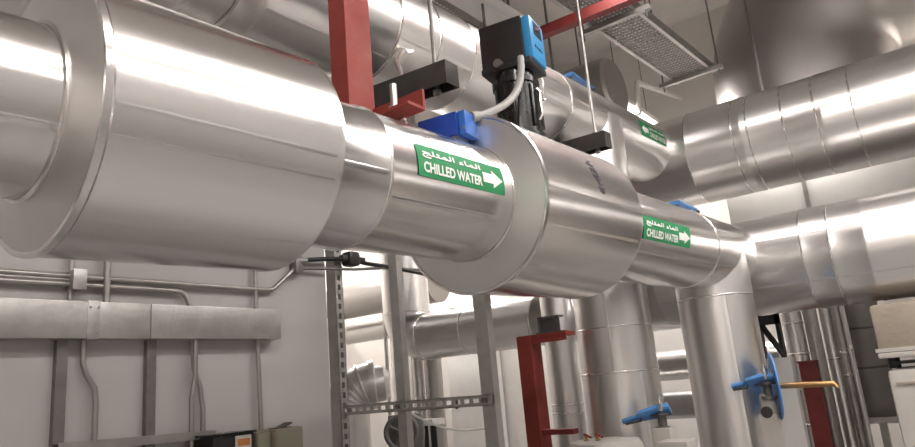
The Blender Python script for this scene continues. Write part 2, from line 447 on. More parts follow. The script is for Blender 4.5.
for x0_, x1_ in ((-1.75, -1.02), (-1.02, .9), (.9, X1 - .02)):
    bm = new(); span(bm, (x0_ + .003, 7.05, 2.5), (x1_ - .003, 8.9, 3.55), .006); obj('panel', bm, 'panel', PL)
for x0_ in (-1.02, .9):
    bm = new(); span(bm, (x0_ - .02, 7.035, 2.5), (x0_ + .02, 7.05, 3.55), .004); obj('joint_strip', bm, 'galv', PL)
for x0_ in (-1.7, .6, 3.9):
    bm = new(); span(bm, (x0_ - .03, 8.1, 0), (x0_ + .03, 8.16, 2.5)); obj('post', bm, 'galv', PL)
random.seed(3)
for k in range(9):
    bm = new()
    a = rad(-125 + 9 * k); z = 4.05 + .14 * ((k * 37) % 7)
    if z > 4.25: z = 4.22 - .05 * k
    c = Vector((FX + (FR - .002) * math.cos(a), FY + (FR - .002) * math.sin(a), z))
    rev(bm, c, (math.cos(a), math.sin(a), 0), [(0, .014), (.012, .014), (.02, .006)], 8)
    obj('rivet', bm, 'dark', t)

# round dull duct stub near the back wall
t = thing('insulated_duct', 'dull grey brown round duct with a flat end high behind the upper pipe', 'duct', (-3.6, 6.6, 4.2))
bm = new(); c = Vector((-2.62, 6.75, 4.66))
rev(bm, (-4.6, 6.75, 4.66), (1, 0, 0), [(0, .36), (1.90, .36), (1.97, .345), (2.0, .31), (2.01, .0005)], 48); obj('duct_body', bm, 'alu_dull', t)
for x in (-3.15, -4.3):
    bm = new()
    for s in (-1, 1): tube(bm, [(x, 6.75 + s * .37, 4.6), (x, 6.75 + s * .37, ZC)], .010, 8)
    obj('hanger_rod', bm, 'galv_d', t)

# deep horizontal pipe behind
t = thing('horizontal_pipe', 'aluminium clad pipe low behind the strut frame that elbows up at its left end', 'pipe', (-4, 6.8, 0))
bm = new(); pts = bend((-2, 6.8, 2.25), (-5.93, 6.8, 2.25), (-5.93, 6.8, 6), .34, 10)
tube(bm, pts, [.289 + .025 * i / 10 for i in range(11)], 48, False); obj('elbow', bm, 'alu_x', t, 60)
clad(t, pts[0], (-3.9, 6.8, 2.25), .285, 'alu_x', seam=[rad(120)])
clad(t, (-3.9, 6.8, 2.25), (-1.9, 6.8, 2.25), .287, 'alu_x', seam=[rad(120)])
bm = new(); rev(bm, pts[-1], (0, 0, 1), [(0, .31), (ZC - pts[-1].z - .01, .31)], 48); obj('upper_leg', bm, 'alu_z', t)
band(t, pts[-1], (0, 0, 1), .311); band(t, pts[0], (1, 0, 0), .287)
band(t, (-4.9, 6.8, 2.25), (1, 0, 0), .286, .012, .003)
bm = new(); rev(bm, (-4.78, 6.8, 0), (0, 0, 1), [(0, .03), (1.95, .03), (1.95, .06), (1.97, .06)], 16); obj('support_post', bm, 'galv', t)

# small pipes glimpsed between the two drops
def hpipe(label, x0, x1, y, z, r, mtl='alu_x', name='horizontal_pipe', bands=()):
    tt = thing(name, label, 'pipe', ((x0 + x1) / 2, y, z - r))
    clad(tt, (x0, y, z), (x1, y, z), r, mtl, seam=[rad(120)], n=40)
    for x in bands: band(tt, (x, y, z), (1, 0, 0), r)
    bm = new(); tube(bm, [((x0 + x1) / 2, y, z - r + .01), ((x0 + x1) / 2, y, 0)], .03, 10); obj('stand', bm, 'galv', tt)
    return tt
hpipe('bright clad pipe seen between the two drop legs, upper of the two', -3.0, -1.55, 7.3, 1.62, .155, bands=(-2.4,))
hpipe('clad pipe seen low between the two drop legs, lower of the two', -3.0, -1.55, 6.95, 1.23, .135)
hpipe('brownish horizontal pipe high in the gap left of the riser elbow', -8.6, -6.3, 8.0, 3.12, .27, 'alu_dull')
hpipe('cream horizontal pipe in the gap under the brownish one beside the strut', -8.6, -6.3, 8.3, 2.62, .16, 'whitejk')

def vpipe(label, x, y, r, z0, z1, mtl='alu_z', bands=(), name='vertical_pipe', group=None):
    tt = thing(name, label, 'pipe', (x, y, z0), group)
    bm = new(); rev(bm, (x, y, z0), (0, 0, 1), [(0, r), (z1 - z0, r)], 36); obj('jacket_section', bm, mtl, tt)
    for z in bands: band(tt, (x, y, z), (0, 0, 1), r, .02, .004)
    return tt
vpipe('aluminium clad vertical pipe with bright streaks just right of the red floor post', -3.45, 6.34, .165, 0, 2.6, bands=(1.25, 1.33))
vpipe('slim vertical pipe under the deep horizontal pipe, nearest the white elbow', -6.62, 7.4, .14, 0, 2.5)
vpipe('slim vertical pipe under the deep horizontal pipe, middle of three', -6.30, 7.4, .10, 0, 2.5)
vpipe('slim vertical pipe under the deep horizontal pipe, beside the pale cabinet', -6.0, 7.35, .12, 0, 2.5, 'alu_dull')
# right hand vertical pipes behind the valve
vpipe('banded pale vertical pipe right behind the blue valve wheel', -1.36, 7.0, .095, 0, 2.45, 'alu_z', (1.0, 1.3, 1.62, 1.9))
vpipe('grey vertical pipe between the banded pipe and the red strut', -1.195, 7.0, .06, 0, 2.45, 'cond', (1.35,))
vpipe('bright vertical pipe directly behind the red strut top', -1.075, 7.05, .055, 0, 2.45, 'alu_z', (1.55,))
vpipe('slim vertical pipe to the right of the red strut', -.985, 7.0, .035, 0, 2.45, 'cond', (1.6, 1.4))
vpipe('slim vertical pipe beside the dark duct, rightmost of the pipe bank', -.925, 6.98, .022, 0, 2.45, 'alu_z', (1.62,))
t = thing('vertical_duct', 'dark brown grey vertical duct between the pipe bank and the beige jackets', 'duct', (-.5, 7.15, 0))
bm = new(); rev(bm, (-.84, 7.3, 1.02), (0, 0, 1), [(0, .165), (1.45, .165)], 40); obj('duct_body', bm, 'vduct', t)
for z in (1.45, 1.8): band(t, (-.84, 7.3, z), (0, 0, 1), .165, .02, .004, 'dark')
bm = new(); span(bm, (-1.05, 7.1, .97), (-.6, 7.5, 1.02)); span(bm, (-.87, 7.27, 0), (-.81, 7.33, .97)); obj('support_plate', bm, 'galv', t)

# ------------------------------------------------------------------ red steel hanger post over the foreground pipe
t = thing('hanger_post', 'red oxide steel channel post hanging from the ceiling beside the foreground pipe', 'steel post', (-1.75, 1.78, 2.5))
bm = new(); extrude(bm, [(-.07, 0), (.07, 0), (.07, -.09), (.058, -.09), (.058, -.012), (-.058, -.012), (-.058, -.09), (-.07, -.09)], (-1.71, 1.785, 2.50), (0, 0, 1), ZC - 2.51, (0, 1, 0), (1, 0, 0)); obj('post', bm, 'red', t)
bm = new(); extrude(bm, [(-.01, 0), (-.01, .085), (-.022, .085), (-.022, .012), (-.11, .012), (-.11, 0)], (-1.72, 1.865, 2.605), (1, 0, 0), .265, (0, 1, 0), (0, 0, 1))
obj('bracket', bm, 'red', t)
bm = new(); tube(bm, [(-1.54, 1.835, 2.49), (-1.54, 1.835, 2.64)], .010, 10)
obj('hanger_rod', bm, 'band', t)
bm = new(); rev(bm, (-1.54, 1.835, 2.617), (0, 0, 1), [(0, .02), (.016, .02)], 6); rev(bm, (-1.54, 1.835, 2.588), (0, 0, 1), [(0, .02), (.016, .02)], 6); obj('nut', bm, 'band', t, 20)
bm = new(); tube(bm, [(-1.54 + .025 * math.cos(a), 1.835, 2.505 + .025 * math.sin(a)) for a in [i * PI / 8 for i in range(17)]], .006, 8); obj('eye_bolt', bm, 'band', t)
bm = new(); tube(bm, [(-1.555, 1.795, 2.64), (-1.555, 1.795, 2.725)], .014, 12)
rev(bm, (-1.555, 1.795, 2.617), (0, 0, 1), [(0, .022), (.02, .022)], 6)
obj('bolt', bm, 'galv', t, 20)

# ------------------------------------------------------------------ trapeze hangers of the upper pipe
def trapeze(label, y, ztop, xa, xb, rods, dy=0.10, mtl='dark', rod_m='galv', rr=.011):
    tt = thing('trapeze_hanger', label, 'pipe hanger', ((xa + xb) / 2, y, ztop - .12))
    bm = new(); extrude(bm, [(-.05, 0), (.05, 0), (.05, -.115), (.042, -.115), (.042, -.008), (-.042, -.008), (-.042, -.115), (-.05, -.115)], (xa, y, ztop), (1, dy, 0), xb - xa, (0, 1, 0), (0, 0, 1))
    span(bm, (xb - .006, y + dy * (xb - xa) - .05, ztop - .115), (xb, y + dy * (xb - xa) + .05, ztop))
    obj('channel', bm, mtl, tt)
    for x, m_ in rods:
        yy = y + dy * (x - xa)
        bm = new(); tube(bm, [(x, yy, ztop - .14), (x, yy, ZC)], rr, 10); obj('rod', bm, m_, tt)
        bm = new(); rev(bm, (x, yy, ztop + .0), (0, 0, 1), [(0, .022), (.018, .022)], 6); rev(bm, (x, yy, ztop - .135), (0, 0, 1), [(0, .022), (.018, .022)], 6); obj('nut', bm, 'galv', tt, 20)
    return tt
tz = trapeze('dark steel trapeze bar on a rod, beside the red hanger post', 2.30, 3.09, -2.75, -1.71, ((-1.80, 'galv_d'), (-2.65, 'galv_d')))
bm = new(); tube(bm, [(-1.985, 2.36, 3.11), (-1.985, 2.34, 3.17), (-1.95, 2.36, 3.22), (-1.94, 2.40, 3.235)], [.008, .02, .026, .012], 10); obj('torn_foil', bm, 'alu_cr', tz)
trapeze('dark steel trapeze bar on two rods behind the short wide valve jacket', 4.22, 3.235, -2.72, -1.76, ((-1.845, 'galv'), (-2.64, 'galv_d')), .05)
bm = new(); tube(bm, [(-2.60, 5.26, 3.9), (-2.60, 5.26, ZC)], .012, 10)
span(bm, (-2.66, 5.2, 3.86), (-2.54, 5.32, 3.9))
tag(obj('hanger_rod', bm, 'galv_d'), 'thin dark rod hanging just right of the black actuator, behind the upper pipe', 'rod')

# ------------------------------------------------------------------ motorised valve on the short jacket
vx, vy = -1.455, 2.54
t = thing('valve_actuator', 'black valve actuator with light blue face standing on the short wide valve jacket', 'actuator', (vx, vy, 2.66))
rot = Matrix.Rotation(rad(9), 3, 'Z')
def L(x, y, z): return Vector((vx, vy, 0)) + rot @ Vector((x, y, 0)) + Vector((0, 0, z))
bm = new(); rev(bm, (vx, vy, 2.60), (0, 0, 1), [(0, .115), (.06, .115), (.065, .10), (.30, .10), (.305, .108), (.33, .108), (.335, .09), (.40, .09)], 40)
obj('neck', bm, 'blackg', t)
bm = new()
for a in (-70, -20, 30, 80):
    c = Vector((vx + .103 * math.cos(rad(a)), vy + .103 * math.sin(rad(a)), 2.68))
    box(bm, c + Vector((0, 0, .11)), (.016, .016, .20), Matrix.Rotation(rad(a), 3, 'Z'), .003)
obj('rib', bm, 'blackg', t)
bm = new(); tube(bm, [L(.103, -.02, 2.72), L(.118, -.02, 2.74), L(.118, -.02, 2.85), L(.103, -.02, 2.87)], .007, 8); tube(bm, [L(.09, .06, 2.83), L(.118, .05, 2.84)], .007, 8); obj('bail', bm, 'band', t)
bm = new(); box(bm, L(0, 0, 2.985), (.245, .20, .03), rot, .008); obj('base_plate', bm, 'black', t)
bm = new(); box(bm, L(-.012, 0, 3.10), (.215, .19, .225), rot, .012); obj('housing', bm, 'black', t)
bm = new(); box(bm, L(.112, 0, 3.10), (.045, .175, .212), rot, .014); fc = obj('cover', bm, 'blue_face', t)
bm = new(); box(bm, L(.1345, .0, 3.155), (.004, .095, .065), rot, .002); obj('display', bm, 'screen', fc)
bm = new()
for k, (w, dz) in enumerate(((.03, 0), (.022, 0), (.04, 0), (.018, 0))): box(bm, L(.1345, -.045 + .026 * k, 3.062), (.002, w * .6, .014), rot)
obj('marking', bm, 'screen', fc)
bm = new(); rev(bm, L(-.03, -.12, 3.0), rot @ Vector((0, 1, 0)), [(0, .02), (.03, .02)], 16); obj('cable_gland', bm, 'galv_d', t)
t2 = thing('junction_box', 'deep blue junction box on top of the foreground pipe below the actuator', 'junction box', (-1.48, 2.04, 2.52))
bm = new(); box(bm, (-1.50, 2.03, 2.575), (.175, .14, .095), rot, .008); obj('enclosure', bm, 'blue_box', t2)
bm = new(); box(bm, (-1.398, 2.047, 2.575), (.03, .125, .095), rot, .006); obj('end_cover', bm, 'blue_side', t2)
bm = new()
for yy in (1.99, 2.10):
    bm = new(); rev(bm, (-1.384, yy, 2.55), (1, .15, 0), [(0, .009), (.008, .009)], 10); obj('screw', bm, 'galv_d', t2)
bm = new(); rev(bm, (-1.395, 2.06, 2.615), (.2, 1, .25), [(0, .022), (.05, .022), (.052, .016), (.07, .016)], 16); obj('cable_gland', bm, 'flex', t2)
bm = new(); span(bm, (-1.60, 1.98, 2.46), (-1.42, 2.07, 2.54), .003); obj('mounting_bracket', bm, 'galv', t2)
bm = new()
P0, P1, P2, P3 = Vector((-1.385, 2.10, 2.625)), Vector((-1.34, 2.20, 2.68)), Vector((-1.335, 2.40, 2.76)), Vector((-1.345, 2.42, 2.985))
pts = [(P0 * (1 - s) ** 3 + P1 * 3 * s * (1 - s) ** 2 + P2 * 3 * s * s * (1 - s) + P3 * s ** 3) for s in [i / 40 for i in range(41)]]
tube(bm, pts, [.0165 if i % 2 else .0145 for i in range(41)], 12)
tag(obj('flexible_conduit', bm, 'flex'), 'grey flexible conduit curving from the blue junction box up to the actuator', 'conduit')

# ------------------------------------------------------------------ strut frame under the pipe
def strut(bm, p0, p1, face, w=.075, h=.042, slots=True):
    """slotted channel from p0 to p1, slotted web facing `face`"""
    p0, p1 = Vector(p0), Vector(p1); d = (p1 - p0).normalized(); Lh = (p1 - p0).length
    f = Vector(face).normalized(); s = d.cross(f).normalized(); t_ = .004
    for k in (-1, 1):
        extrude(bm, [(-t_ / 2, 0), (t_ / 2, 0), (t_ / 2, -h), (-t_ / 2, -h)], p0 + s * k * (w / 2 - t_ / 2), d, Lh, s, f)
        extrude(bm, [(-w / 2 if k < 0 else w * .19, 0), (-w * .19 if k < 0 else w / 2, 0), (-w * .19 if k < 0 else w / 2, -t_), (-w / 2 if k < 0 else w * .19, -t_)], p0, d, Lh, s, f)
        extrude(bm, [(k * w / 2, -h), (k * w / 2, -h + t_), (k * w * .28, -h + t_), (k * w * .28, -h)], p0, d, Lh, s, f)
    q = 0.0; pit, sl = .056, .032
    while q < Lh - .001:
        e = min(q + (pit - sl), Lh)
        extrude(bm, [(-w * .19, 0), (w * .19, 0), (w * .19, -t_), (-w * .19, -t_)], p0 + d * q, d, e - q, s, f)
        q += pit
    return bm
t = thing('strut_frame', 'galvanised slotted strut frame standing under the foreground pipe', 'frame', (-2.4, 2.78, 0))
Yf = 2.78
bm = new(); strut(bm, (-2.915, Yf - .02, 0), (-2.915, Yf - .02, 2.62), (1, .0, 0), .06, .075); obj('upright', bm, 'galv', t)
bm = new(); span(bm, (-2.535, Yf, 0), (-2.475, Yf + .045, 2.5)); obj('upright', bm, 'galv', t)
bm = new(); extrude(bm, upro(.075, .05, .004), (-1.935, Yf - .01, 0), (0, 0, 1), 2.08, (1, 0, 0), (0, 1, 0)); obj('upright', bm, 'galv', t)
bm = new(); strut(bm, (-2.93, Yf - .03, 1.525), (-1.90, Yf - .03, 1.525), (0, -1, 0), .052, .04); cb = obj('cross_bar', bm, 'galv', t)
bm = new()
for x in (-2.86, -2.50, -1.945): rev(bm, (x, Yf - .032, 1.525), (0, -1, 0), [(0, .014), (.012, .014)], 6)
obj('bolt', bm, 'galv_d', cb, 20)
bm = new()
for x in (-2.955, -2.505, -1.935): span(bm, (x - .07, Yf - .07, 0), (x + .07, Yf + .07, .008))
obj('base_plate', bm, 'galv', t)
bm = new(); pts = []
for i in range(17):
    s = i / 16; pts.append((-2.52 + .50 * s, Yf + .07 + .06 * s, 1.49 - .10 * s - .05 * math.sin(PI * s)))
tube(bm, pts, .006, 8); tag(obj('cable', bm, 'white'), 'thin white cable sagging behind the strut cross bar', 'cable')

# red floor stand
t = thing('pipe_stand', 'red steel post with a short arm and grey shoe standing before the bright vertical pipe', 'steel post', (-2.72, 4.5, 0))
bm = new(); extrude(bm, [(-.075, 0), (.075, 0), (.075, -.12), (.063, -.12), (.063, -.012), (-.063, -.012), (-.063, -.12), (-.075, -.12)], (-2.66, 4.50, 0), (0, 0, 1), 1.92, (0, 1, 0), (1, 0, 0)); obj('post', bm, 'red', t)
bm = new(); span(bm, (-2.78, 4.43, 1.895), (-2.36, 4.57, 1.925)); span(bm, (-2.66, 4.43, 1.86), (-2.36, 4.442, 1.90)); obj('arm', bm, 'red', t)
bm = new(); span(bm, (-2.62, 4.45, 1.925), (-2.40, 4.55, 1.935)); span(bm, (-2.60, 4.46, 1.935), (-2.585, 4.54, 2.05)); span(bm, (-2.60, 4.46, 2.035), (-2.42, 4.54, 2.05)); span(bm, (-2.6, 4.5, 1.93), (-2.44, 4.51, 2.04)); obj('shoe', bm, 'iron', t)
bm = new(); tube(bm, [(-2.69, 4.47, 1.92), (-2.69, 4.47, 2.06)], .008, 8); obj('bolt', bm, 'galv', t)
bm = new(); span(bm, (-2.66, 4.44, 1.205), (-2.40, 4.52, 1.24)); obj('lower_arm', bm, 'red_d', t)
bm = new(); span(bm, (-2.85, 4.36, 0), (-2.60, 4.64, .012)); obj('base_plate', bm, 'red', t)
# red strut at right
t = thing('pipe_stand', 'dark red strut standing among the vertical pipe bank at lower right', 'steel post', (-1.0, 6.7, 0))
bm = new(); extrude(bm, upro(.14, .09, .012), (-1.25, 6.72, 0), (0, 0, 1), 1.54, (1, 0, 0), (0, 1, 0)); obj('post', bm, 'red_d', t)
bm = new(); span(bm, (-1.33, 6.70, 1.54), (-1.17, 6.82, 1.555)); obj('cap_plate', bm, 'red_d', t)

# ------------------------------------------------------------------ lever valves
def lever_valve(name, label, loc, heading, tilt, ln=.30, neck=.09, roll=0.0):
    tt = thing(name, label, 'valve', (loc[0], loc[1], loc[2] - neck - .03))
    o = Vector(loc); Rz = Matrix.Rotation(heading, 3, 'Z') @ Matrix.Rotation(tilt, 3, 'Y') @ Matrix.Rotation(roll, 3, 'X')
    def T(x, y, z): return o + Rz @ Vector((x, y, z))
    bm = new()   # tapered lever: wide by the hub, narrow grip
    n = 14
    prev = None
    for i in range(n + 1):
        s = i / n; x = -.06 + ln * s
        w = .040 if s < .2 else (.054 - .016 * (s - .2) / .45 if s < .65 else .018)
        h = .020 if s < .6 else .013
        zz = -.02 * s * s
        ring = [bm.verts.new(T(x, a * w, zz + c * h)) for a, c in ((-1, -.6), (-.7, -1), (.7, -1), (1, -.6), (1, .6), (.7, 1), (-.7, 1), (-1, .6))]
        if prev:
            for k in range(8): bm.faces.new((prev[k], prev[(k + 1) % 8], ring[(k + 1) % 8], ring[k]))
        else: bm.faces.new(list(reversed(ring)))
        prev = ring
    bm.faces.new(prev); obj('lever', bm, 'blue_h', tt)
    bm = new(); tube(bm, [T(ln * .42, .0, -.012), T(ln * .42, .0, -.045), T(ln * .75, 0, -.045)], .007, 8); obj('trigger', bm, 'dark', tt)
    bm = new(); rev(bm, o + Vector((0, 0, -neck - .03)), (0, 0, 1), [(0, .045), (.02, .045), (.022, .028), (neck - .0, .028), (neck + .002, .04), (neck + .02, .04)], 24); obj('neck', bm, 'iron', tt)
    bm = new(); rev(bm, o + Vector((0, 0, .0)), (0, 0, 1), [(0, .034), (.03, .034), (.032, .022), (.07, .022), (.072, .012), (.09, .012)], 12); obj('stem', bm, 'band', tt)
    for a in (20, 110, 200, 290):
        bm = new(); rev(bm, o + Vector((.036 * math.cos(rad(a)), .036 * math.sin(rad(a)), .002)), (0, 0, 1), [(0, .014), (.045, .014)], 6)
        obj('bolt', bm, 'band', tt, 20)
    bm = new(); pts = [o + Vector((.05 * math.cos(rad(a)), .05 * math.sin(rad(a)), -.022)) for a in range(0, 360, 15)]
    rev(bm, o + Vector((0, 0, -.03)), (0, 0, 1), [(0, .07), (.008, .07)], 28); obj('notch_plate', bm, 'dark', tt)
    return tt
v1 = lever_valve('butterfly_valve', 'blue lever valve with upright blue disc at the right of the front drop leg', (-1.12, 4.66, 1.475), rad(178), rad(4), .27, roll=rad(40))
bm = new(); rev(bm, (-1.095, 4.73, 1.43), (1, .34, 0), [(0, .20), (.004, .206), (.011, .206), (.015, .20)], 44); dsc = obj('disc', bm, 'blue_h', v1)
bm = new(); rev(bm, (-1.135, 4.68, 1.27), (0, 0, 1), [(0, .048), (.10, .048), (.12, .042)], 24); span(bm, (-1.19, 4.62, 0), (-1.085, 4.74, 1.27)); obj('body', bm, 'pad', v1)
bm = new(); rev(bm, (-1.14, 4.625, 1.28), (0, -1, 0), [(0, .035), (.008, .035), (.008, .022), (.011, .022)], 24); obj('gauge', bm, 'dark', v1)
bm = new(); tube(bm, [(-1.06, 4.66, 1.432), (-.735, 4.62, 1.425), (-.72, 4.62, 1.40)], [.018, .018, .012], 12); obj('brass_bar', bm, 'brass', v1)
v2 = lever_valve('butterfly_valve', 'blue lever valve between the two drop legs at the bottom edge', (-1.735, 4.42, 1.335), rad(190), rad(9), .32, roll=rad(42))
bm = new(); span(bm, (-1.795, 4.36, 0), (-1.675, 4.48, 1.23), .01); obj('body', bm, 'pad', v2)
def flat_lever(label, P, y0, y1, zoff, xo, black=.10):
    tt = thing('valve_lever', label, 'valve lever', P(y0) + Vector((xo, 0, zoff)))
    p = P(y0) + Vector((xo, 0, zoff)); q = P(y1) + Vector((xo, 0, zoff)); d = (q - p)
    bm = new(); prev = None
    for i in range(9):
        sft = i / 8; c = p + d * sft; w_ = .05 - .022 * sft
        ring = [bm.verts.new(c + Vector((a * w_, 0, e * .014))) for a, e in ((-1, -.5), (-.7, -1), (.7, -1), (1, -.5), (1, .5), (.7, 1), (-.7, 1), (-1, .5))]
        if prev:
            for k in range(8): bm.faces.new((prev[k], prev[(k + 1) % 8], ring[(k + 1) % 8], ring[k]))
        else: bm.faces.new(list(reversed(ring)))
        prev = ring
    bm.faces.new(prev); obj('lever', bm, 'blue_h', tt)
    bm = new(); tube(bm, [q - d * .02, q + d.normalized() * black], .014, 10); obj('grip', bm, 'black', tt)
    m_ = (p + d * .12); bm = new(); rev(bm, m_ - Vector((0, 0, .18)), (0, 0, 1), [(0, .03), (.14, .03), (.142, .018), (.20, .018)], 16); obj('stem', bm, 'iron', tt)
flat_lever('blue lever with black grip lying on top of the foreground pipe', A, 4.68, 5.10, .36, -.07, .10)
flat_lever('blue lever lying along the top of the upper pipe behind the trapeze rods', B, 4.80, 5.25, .475, -.06, .05)
# insulated fittings along the bottom edge
bm = new(); rev(bm, (-2.05, 4.2, 0), (0, 0, 1), [(0, .24), (1.14, .24), (1.18, .22), (1.19, .15), (1.195, .001)], 40)
tag(obj('insulated_fitting', bm, 'pad'), 'beige rounded insulation cap at the bottom edge in front of the rear drop leg', 'pipe fitting')
bm = new(); span(bm, (-1.70, 4.16, 0), (-1.50, 4.34, 1.17), .02)
tag(obj('insulated_fitting', bm, 'pad'), 'pale insulated block low in the gap beside the front drop leg', 'pipe fitting')
for i, (x, lab) in enumerate(((-2.13, 'small brass drain cock with red handle on the beige cap, left of two'), (-2.05, 'small brass drain cock with red handle on the beige cap, right of two'))):
    t = thing('drain_cock', lab, 'valve', (x, 4.1, 1.19), 'brass drain cocks on the beige cap')
    bm = new(); rev(bm, (x, 4.1, 1.17), (0, 0, 1), [(0, .018), (.03, .018), (.032, .010), (.05, .010)], 12); obj('body', bm, 'brass', t)
    bm = new(); box(bm, (x + .012, 4.1, 1.222), (.055, .02, .012), Matrix.Rotation(rad(25), 3, 'Y'), .003); obj('handle', bm, 'red', t)
bm = new(); span(bm, (-1.66, 5.8, 0), (-1.58, 5.9, 1.20)); tag(obj('steel_post', bm, 'red_d'), 'short dark red post at the bottom of the gap between the drop legs', 'steel post')

# white jacketed elbow behind the strut frame
t = thing('jacketed_elbow', 'shiny white jacketed pipe elbow seen through the strut frame', 'pipe', (-5.05, 5.2, 0))
jd = Vector((.72, .69, .06)).normalized(); jc = Vector((-5.30, 5.05, 1.68))
bm = new(); pts = bend(jc + jd * .6, jc, jc - Vector((0, 0, 1)), .24, 6)
tube(bm, [jc + jd * .27] + pts + [(jc.x, jc.y, 0)], .23, 40); obj('elbow', bm, 'whitejk', t, 14)
for i in range(1, 6):
    band(t, pts[i], pts[i + 1] - pts[i - 1], .231, .03, .010, 'whitejk')
bm = new(); rev(bm, jc + jd * .25, jd, [(0, .25), (.05, .25), (.06, .19), (.15, .18), (.20, .12), (.21, .001)], 40); obj('flange_jacket', bm, 'whitejk', t)
# cast valve with handwheel
t = thing('gate_valve', 'grey cast valve with round handwheel low behind the strut cross bar', 'valve', (-4.0, 4.5, 0))
bm = new(); cen = Vector((-3.98, 4.4, 1.27)); hd = Vector((.6, -.8, .1)).normalized(); d, s, u = frame(hd)
ring = [cen + (s * math.cos(a) + u * math.sin(a)) * .13 for a in [i * PI / 18 for i in range(37)]]
tube(bm, ring, .022, 10, False)
for k in range(4):
    a = k * PI / 2 + .5; tube(bm, [cen, cen + (s * math.cos(a) + u * math.sin(a)) * .13], .012, 8)
rev(bm, cen - hd * .03, hd, [(0, .03), (.06, .03)], 16); obj('handwheel', bm, 'iron', t)
bm = new(); tube(bm, [cen, cen - hd * .22], .018, 12); rev(bm, cen - hd * .42, hd, [(0, .16), (.03, .16), (.05, .09), (.22, .075), (.24, .05)], 28); obj('bonnet', bm, 'iron', t)
bm = new(); c2 = cen - hd * .42; rev(bm, (c2.x, c2.y, 0), (0, 0, 1), [(0, .15), (1.05, .15), (1.25, .17), (1.40, .15)], 28); obj('body', bm, 'iron', t)
# battery of pale tanks / cabinet behind
t = thing('wall_cabinet', 'tall pale cabinet beyond the strut frame, left of the white wall', 'cabinet', (-6.6, 9.3, 0))
bm = new(); span(bm, (-7.15, 9.15, 0), (-6.35, 9.55, 2.9), .01); obj('body', bm, 'panel', t)
bm = new(); span(bm, (-7.08, 9.125, .1), (-6.42, 9.15, 2.8), .006); dr = obj('door', bm, 'panel', t)
bm = new(); span(bm, (-7.02, 9.09, 1.25), (-6.98, 9.125, 1.42), .006); obj('handle', bm, 'dark', dr)
# finned radiator-like row of black pipes below the pipe
t = thing('pipe_rack', 'row of short black pipe stubs on a pale shelf behind the handwheel', 'rack', (-4.2, 5.6, 0))
bm = new(); span(bm, (-5.0, 5.5, 1.24), (-4.55, 5.7, 1.30)); obj('shelf', bm, 'panel', t)
for k in range(4):
    bm = new(); rev(bm, (-4.94 + .11 * k, 5.58, 0), (0, 0, 1), [(0, .034), (1.24, .034)], 14); obj('pipe_stub', bm, 'black', t)

# beige valve jackets at the lower right
t = thing('insulation_jacket', 'big beige box jacket under the lower header at the right edge, upper of the two', 'insulation jacket', (0, 5.7, 1.54))
bm = new(); box(bm, (.12, 5.75, 1.715), (1.36, .62, .36), None, .03); obj('cover', bm, 'beige', t)
bm = new(); span(bm, (-.575, 5.425, 1.575), (.8, 5.445, 1.60)); span(bm, (-.565, 5.42, 1.535), (.8, 6.05, 1.57), .008); obj('hem', bm, 'pad', t)
bm = new(); tube(bm, [(-.5, 5.6, 1.535), (-.5, 5.6, 1.464)], .04, 12); obj('neck', bm, 'black', t); bm = new(); tube(bm, [(.6, 5.6, 1.54), (.6, 5.6, 1.464)], .05, 12); obj('neck', bm, 'black', t)
bm = new(); span(bm, (-.50, 5.50, 1.49), (.8, 6.0, 1.505)); obj('gasket', bm, 'black', t)  # black sheet filling the gap between the two jackets
t = thing('insulation_jacket', 'big off white box jacket at the bottom right corner, lower of the two', 'insulation jacket', (0, 5.7, 0))
bm = new(); box(bm, (.13, 5.75, .73), (1.34, .62, 1.46), None, .04); obj('cover', bm, 'pad', t)
bm = new(); span(bm, (-.50, 5.432, 1.36), (.8, 5.44, 1.375)); obj('seam', bm, 'beige', t)
bm = new()
for (x, z) in ((-.12, 1.30), (-.05, 1.12)): rev(bm, (x, 5.442, z), (0, -1, 0), [(0, .010), (.006, .008)], 10)
obj('stud', bm, 'dark', t)
# white upright panel and black louvre behind the valve disc
bm = new(); span(bm, (-1.52, 6.2, 0), (-1.27, 6.32, 1.60), .006)
tag(obj('enclosure', bm, 'panel'), 'narrow white enclosure behind the blue valve disc', 'cabinet')
t = thing('black_bracket', 'black angled steel bracket above the narrow white enclosure', 'bracket', (-1.4, 6.25, 1.6))
bm = new(); span(bm, (-1.50, 6.22, 1.60), (-1.46, 6.30, 2.0)); span(bm, (-1.34, 6.22, 1.60), (-1.31, 6.30, 2.0)); span(bm, (-1.5, 6.22, 1.88), (-1.31, 6.3, 1.96)); obj('frame', bm, 'black', t)
bm = new(); tube(bm, [(-1.48, 6.24, 1.93), (-1.32, 6.24, 1.62)], .025, 8); obj('brace', bm, 'black', t)

# ------------------------------------------------------------------ ceiling-level steel, trays, dark shapes added for ceiling shade
t = thing('steel_beam', 'dark red steel channel beam crossing under the cable tray at the top', 'beam', (-2, 4.8, 4.4))
bm = new(); extrude(bm, [(-.04, 0), (.04, 0), (.04, .01), (-.03, .01), (-.03, .075), (.04, .075), (.04, .085), (-.04, .085)], (-2.75, 4.66, 4.36), (1, .03, 0), 3.2, (0, 1, 0), (0, 0, 1)); obj('channel', bm, 'red_d', t)
bm = new()
for x in (-2.65, .3): tube(bm, [(x, 4.66 + .03 * (x + 2.75), 4.4), (x, 4.66 + .03 * (x + 2.75), ZC)], .012, 8)
obj('hanger_rod', bm, 'galv_d', t)

